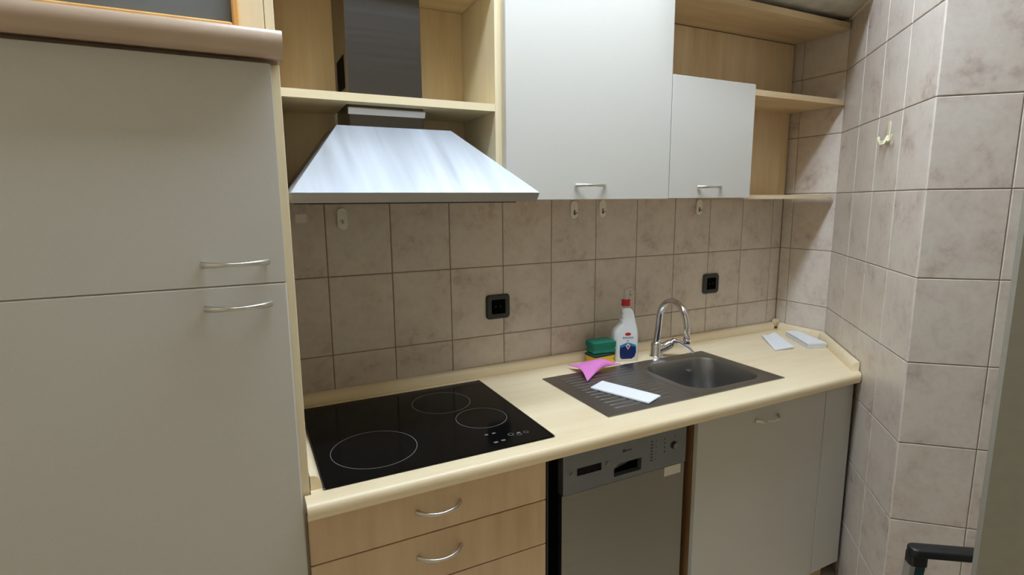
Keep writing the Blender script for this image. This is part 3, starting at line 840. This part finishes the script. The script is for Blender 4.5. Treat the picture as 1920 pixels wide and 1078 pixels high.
def cl(s, t):
    bulge = math.sin(PI * s) * math.sin(PI * t)
    ex = 0.03 * (math.sin(PI * s) * (1 - 2 * t) * abs(1 - 2 * t)); ey = 0.0
    inward = Vector((0, 0, 0))
    # concave edges: pull the middles of the edges towards the centre
    wv = 0.026 * bulge * (0.6 + 0.6 * t) - 0.008 * math.sin(2 * PI * s) * math.sin(PI * t) * t + 0.012 * (math.sin(PI * s) ** 2) * (1 - math.sin(PI * t)) * (1 if t > .5 else .9) + 0.006 * math.sin(PI * t) ** 2 * (1 - math.sin(PI * s))
    pull = 0.26
    cs_, ct = s - .5, t - .5
    kx = math.sin(PI * s) * abs(2 * ct) ** 3 * -ct * pull; ky = math.sin(PI * t) * abs(2 * cs_) ** 3 * -cs_ * pull
    e1 = CB - CA; e2 = CD - CA
    return e1 * ky + e2 * kx + Vector((0, 0, wv))
CA, CB, CC, CD = Vector((0.822, -0.082, zs0 + .010)), Vector((0.792, -0.256, zs0 + .001)), Vector((0.992, -0.180, zs0 + .014)), Vector((0.914, -0.118, zs0 + .016))
sheet('cleaning_cloth', (CA, CB, CC, CD), cl, 'pink', 'crumpled pink cleaning cloth on the back of the drainer', 'cloth')

# ------------------------------------------------------------------ paper towels
def folded(name, pts, z0, ht, layers, label, group=None, lift=None, jitter=.002, rise=0.0):
    t = thing(name, (sum(p[0] for p in pts) / 4, sum(p[1] for p in pts) / 4, z0), label, 'paper towel', group)
    lh = ht / layers
    for k in range(layers):
        bm = BM()
        dx, dy = random.uniform(-jitter, jitter), random.uniform(-jitter, jitter)
        n = 8
        def pt(s, u):
            a = Vector(pts[0]) * (1 - s) * (1 - u) + Vector(pts[1]) * s * (1 - u) + Vector(pts[2]) * s * u + Vector(pts[3]) * (1 - s) * u
            h = (lift(s, u) if lift else 0) * (k + 1) / layers
            return Vector((a.x + dx, a.y + dy, h))
        lo = [[bm.verts.new(pt(i / n, j / n) + Vector((0, 0, z0 + lh * k + .0002))) for j in range(n + 1)] for i in range(n + 1)]
        hi = [[bm.verts.new(pt(i / n, j / n) + Vector((0, 0, z0 + lh * (k + 1) - .0002))) for j in range(n + 1)] for i in range(n + 1)]
        for i in range(n):
            for j in range(n):
                bm.faces.new((lo[i][j], lo[i][j + 1], lo[i + 1][j + 1], lo[i + 1][j])); bm.faces.new((hi[i][j], hi[i + 1][j], hi[i + 1][j + 1], hi[i][j + 1]))
            for (a, b2) in (((i, 0), (i + 1, 0)), ((i, n), (i + 1, n)), ((0, i), (0, i + 1)), ((n, i), (n, i + 1))):
                bm.faces.new((lo[a[0]][a[1]], lo[b2[0]][b2[1]], hi[b2[0]][b2[1]], hi[a[0]][a[1]]))
        from_bm('layer', bm, M['paper'], t, 60)
folded('paper_towel', [(0.765, -0.314), (0.838, -0.278), (0.916, -0.480), (0.842, -0.510)], zt + .0025, .0042, 3, 'long folded white paper towel lying across the drainer ribs')
folded('paper_towel', [(1.850, -0.100), (1.945, -0.094), (1.800, -0.300), (1.706, -0.282)], ZC + .0006, .0035, 2, 'flat white paper towel lying alone left of the stacked ones', None, lambda s, u: .007 * abs(s - .5) * 2 * (1 - u) + .006 * (s * u))
for k in range(1):
    folded('paper_towel_stack', [(1.968, -0.132), (2.022, -0.158), (1.932, -0.352), (1.848, -0.325)], ZC + .0006, .022, 9, 'neat stack of folded white paper towels in the worktop corner', None, None, .0015)

# ------------------------------------------------------------------ step ladder at the right
sl = thing('step_ladder', (1.16, -1.16, FLOOR), 'folded step ladder with black top handle in front of the pillar', 'ladder')
a0 = Vector((1.095, -1.128)); a1 = Vector((1.235, -1.228)); ldir = (a1 - a0).normalized(); lper = Vector((-ldir.y, ldir.x))
zt1 = -0.570
def lad(s_, o_, z): return (a0.x + ldir.x * s_ + lper.x * o_, a0.y + ldir.y * s_ + lper.y * o_, z)
bm = BM()
add_loft(bm, [[lad(x, y, zt1 + z) for x, y in rrect(0.088, 0, 0.094 - i_, 0.0185 - i_, 0.0175 - i_, 5)] for z, i_ in ((-.0135, .002), (-.0115, 0), (.001, 0), (.004, .002), (.0055, .006))])
hdl = from_bm('handle', bm, M['black'], sl, 40)
for c_ in (0.0135, 0.1625):
    bm = BM()
    add_loft(bm, [[lad(x, y, zt1 + z) for x, y in rrect(c_, 0, 0.0185, 0.016, 0.008, 4)] for z in (-.036, -.0125)])
    from_bm('handle_socket', bm, M['black'], hdl, 40)
def post(s, off, mat, wd_, dpth, name):
    c0 = a0 + ldir * s + lper * off
    bm = BM()
    top, bot = zt1 - .0345, FLOOR + .012
    sh = -0.045
    def sq(cx, cy, z): return [(cx + ldir.x * i * wd_ + lper.x * j * dpth, cy + ldir.y * i * wd_ + lper.y * j * dpth, z) for i, j in ((-1, -1), (1, -1), (1, 1), (-1, 1))]
    add_loft(bm, [sq(c0.x + ldir.x * sh * (1 if s < .08 else -1), c0.y + ldir.y * sh * (1 if s < .08 else -1), bot), sq(c0.x, c0.y, top)])
    return from_bm(name, bm, M[mat], sl)
post(0.0015, 0, 'alu', .0055, .012, 'rail')
post(0.0175, 0, 'teal', .0100, .012, 'rail_cover')
post(0.175, 0, 'alu', .0055, .012, 'rail')
post(0.159, 0, 'bronze', .0100, .012, 'rail_cover')
for k in range(3):
    z = FLOOR + 0.16 + .17 * k
    q0 = a0 + ldir * 0.012; q1 = a0 + ldir * 0.165
    bm = BM()
    add_prism(bm, [tuple(q0 - lper * .012), tuple(q1 - lper * .012), tuple(q1 - lper * .06), tuple(q0 - lper * .06)], z, z + .02)
    from_bm('step', bm, M['black'], sl)
for s in (-.035, .21):
    c0 = a0 + ldir * s
    bm = BM(); add_prism(bm, [(c0.x + i * .014, c0.y + j * .014) for i, j in ((-1, -1), (1, -1), (1, 1), (-1, 1))], FLOOR + .0005, FLOOR + .0125)
    from_bm('foot', bm, M['black'], sl)
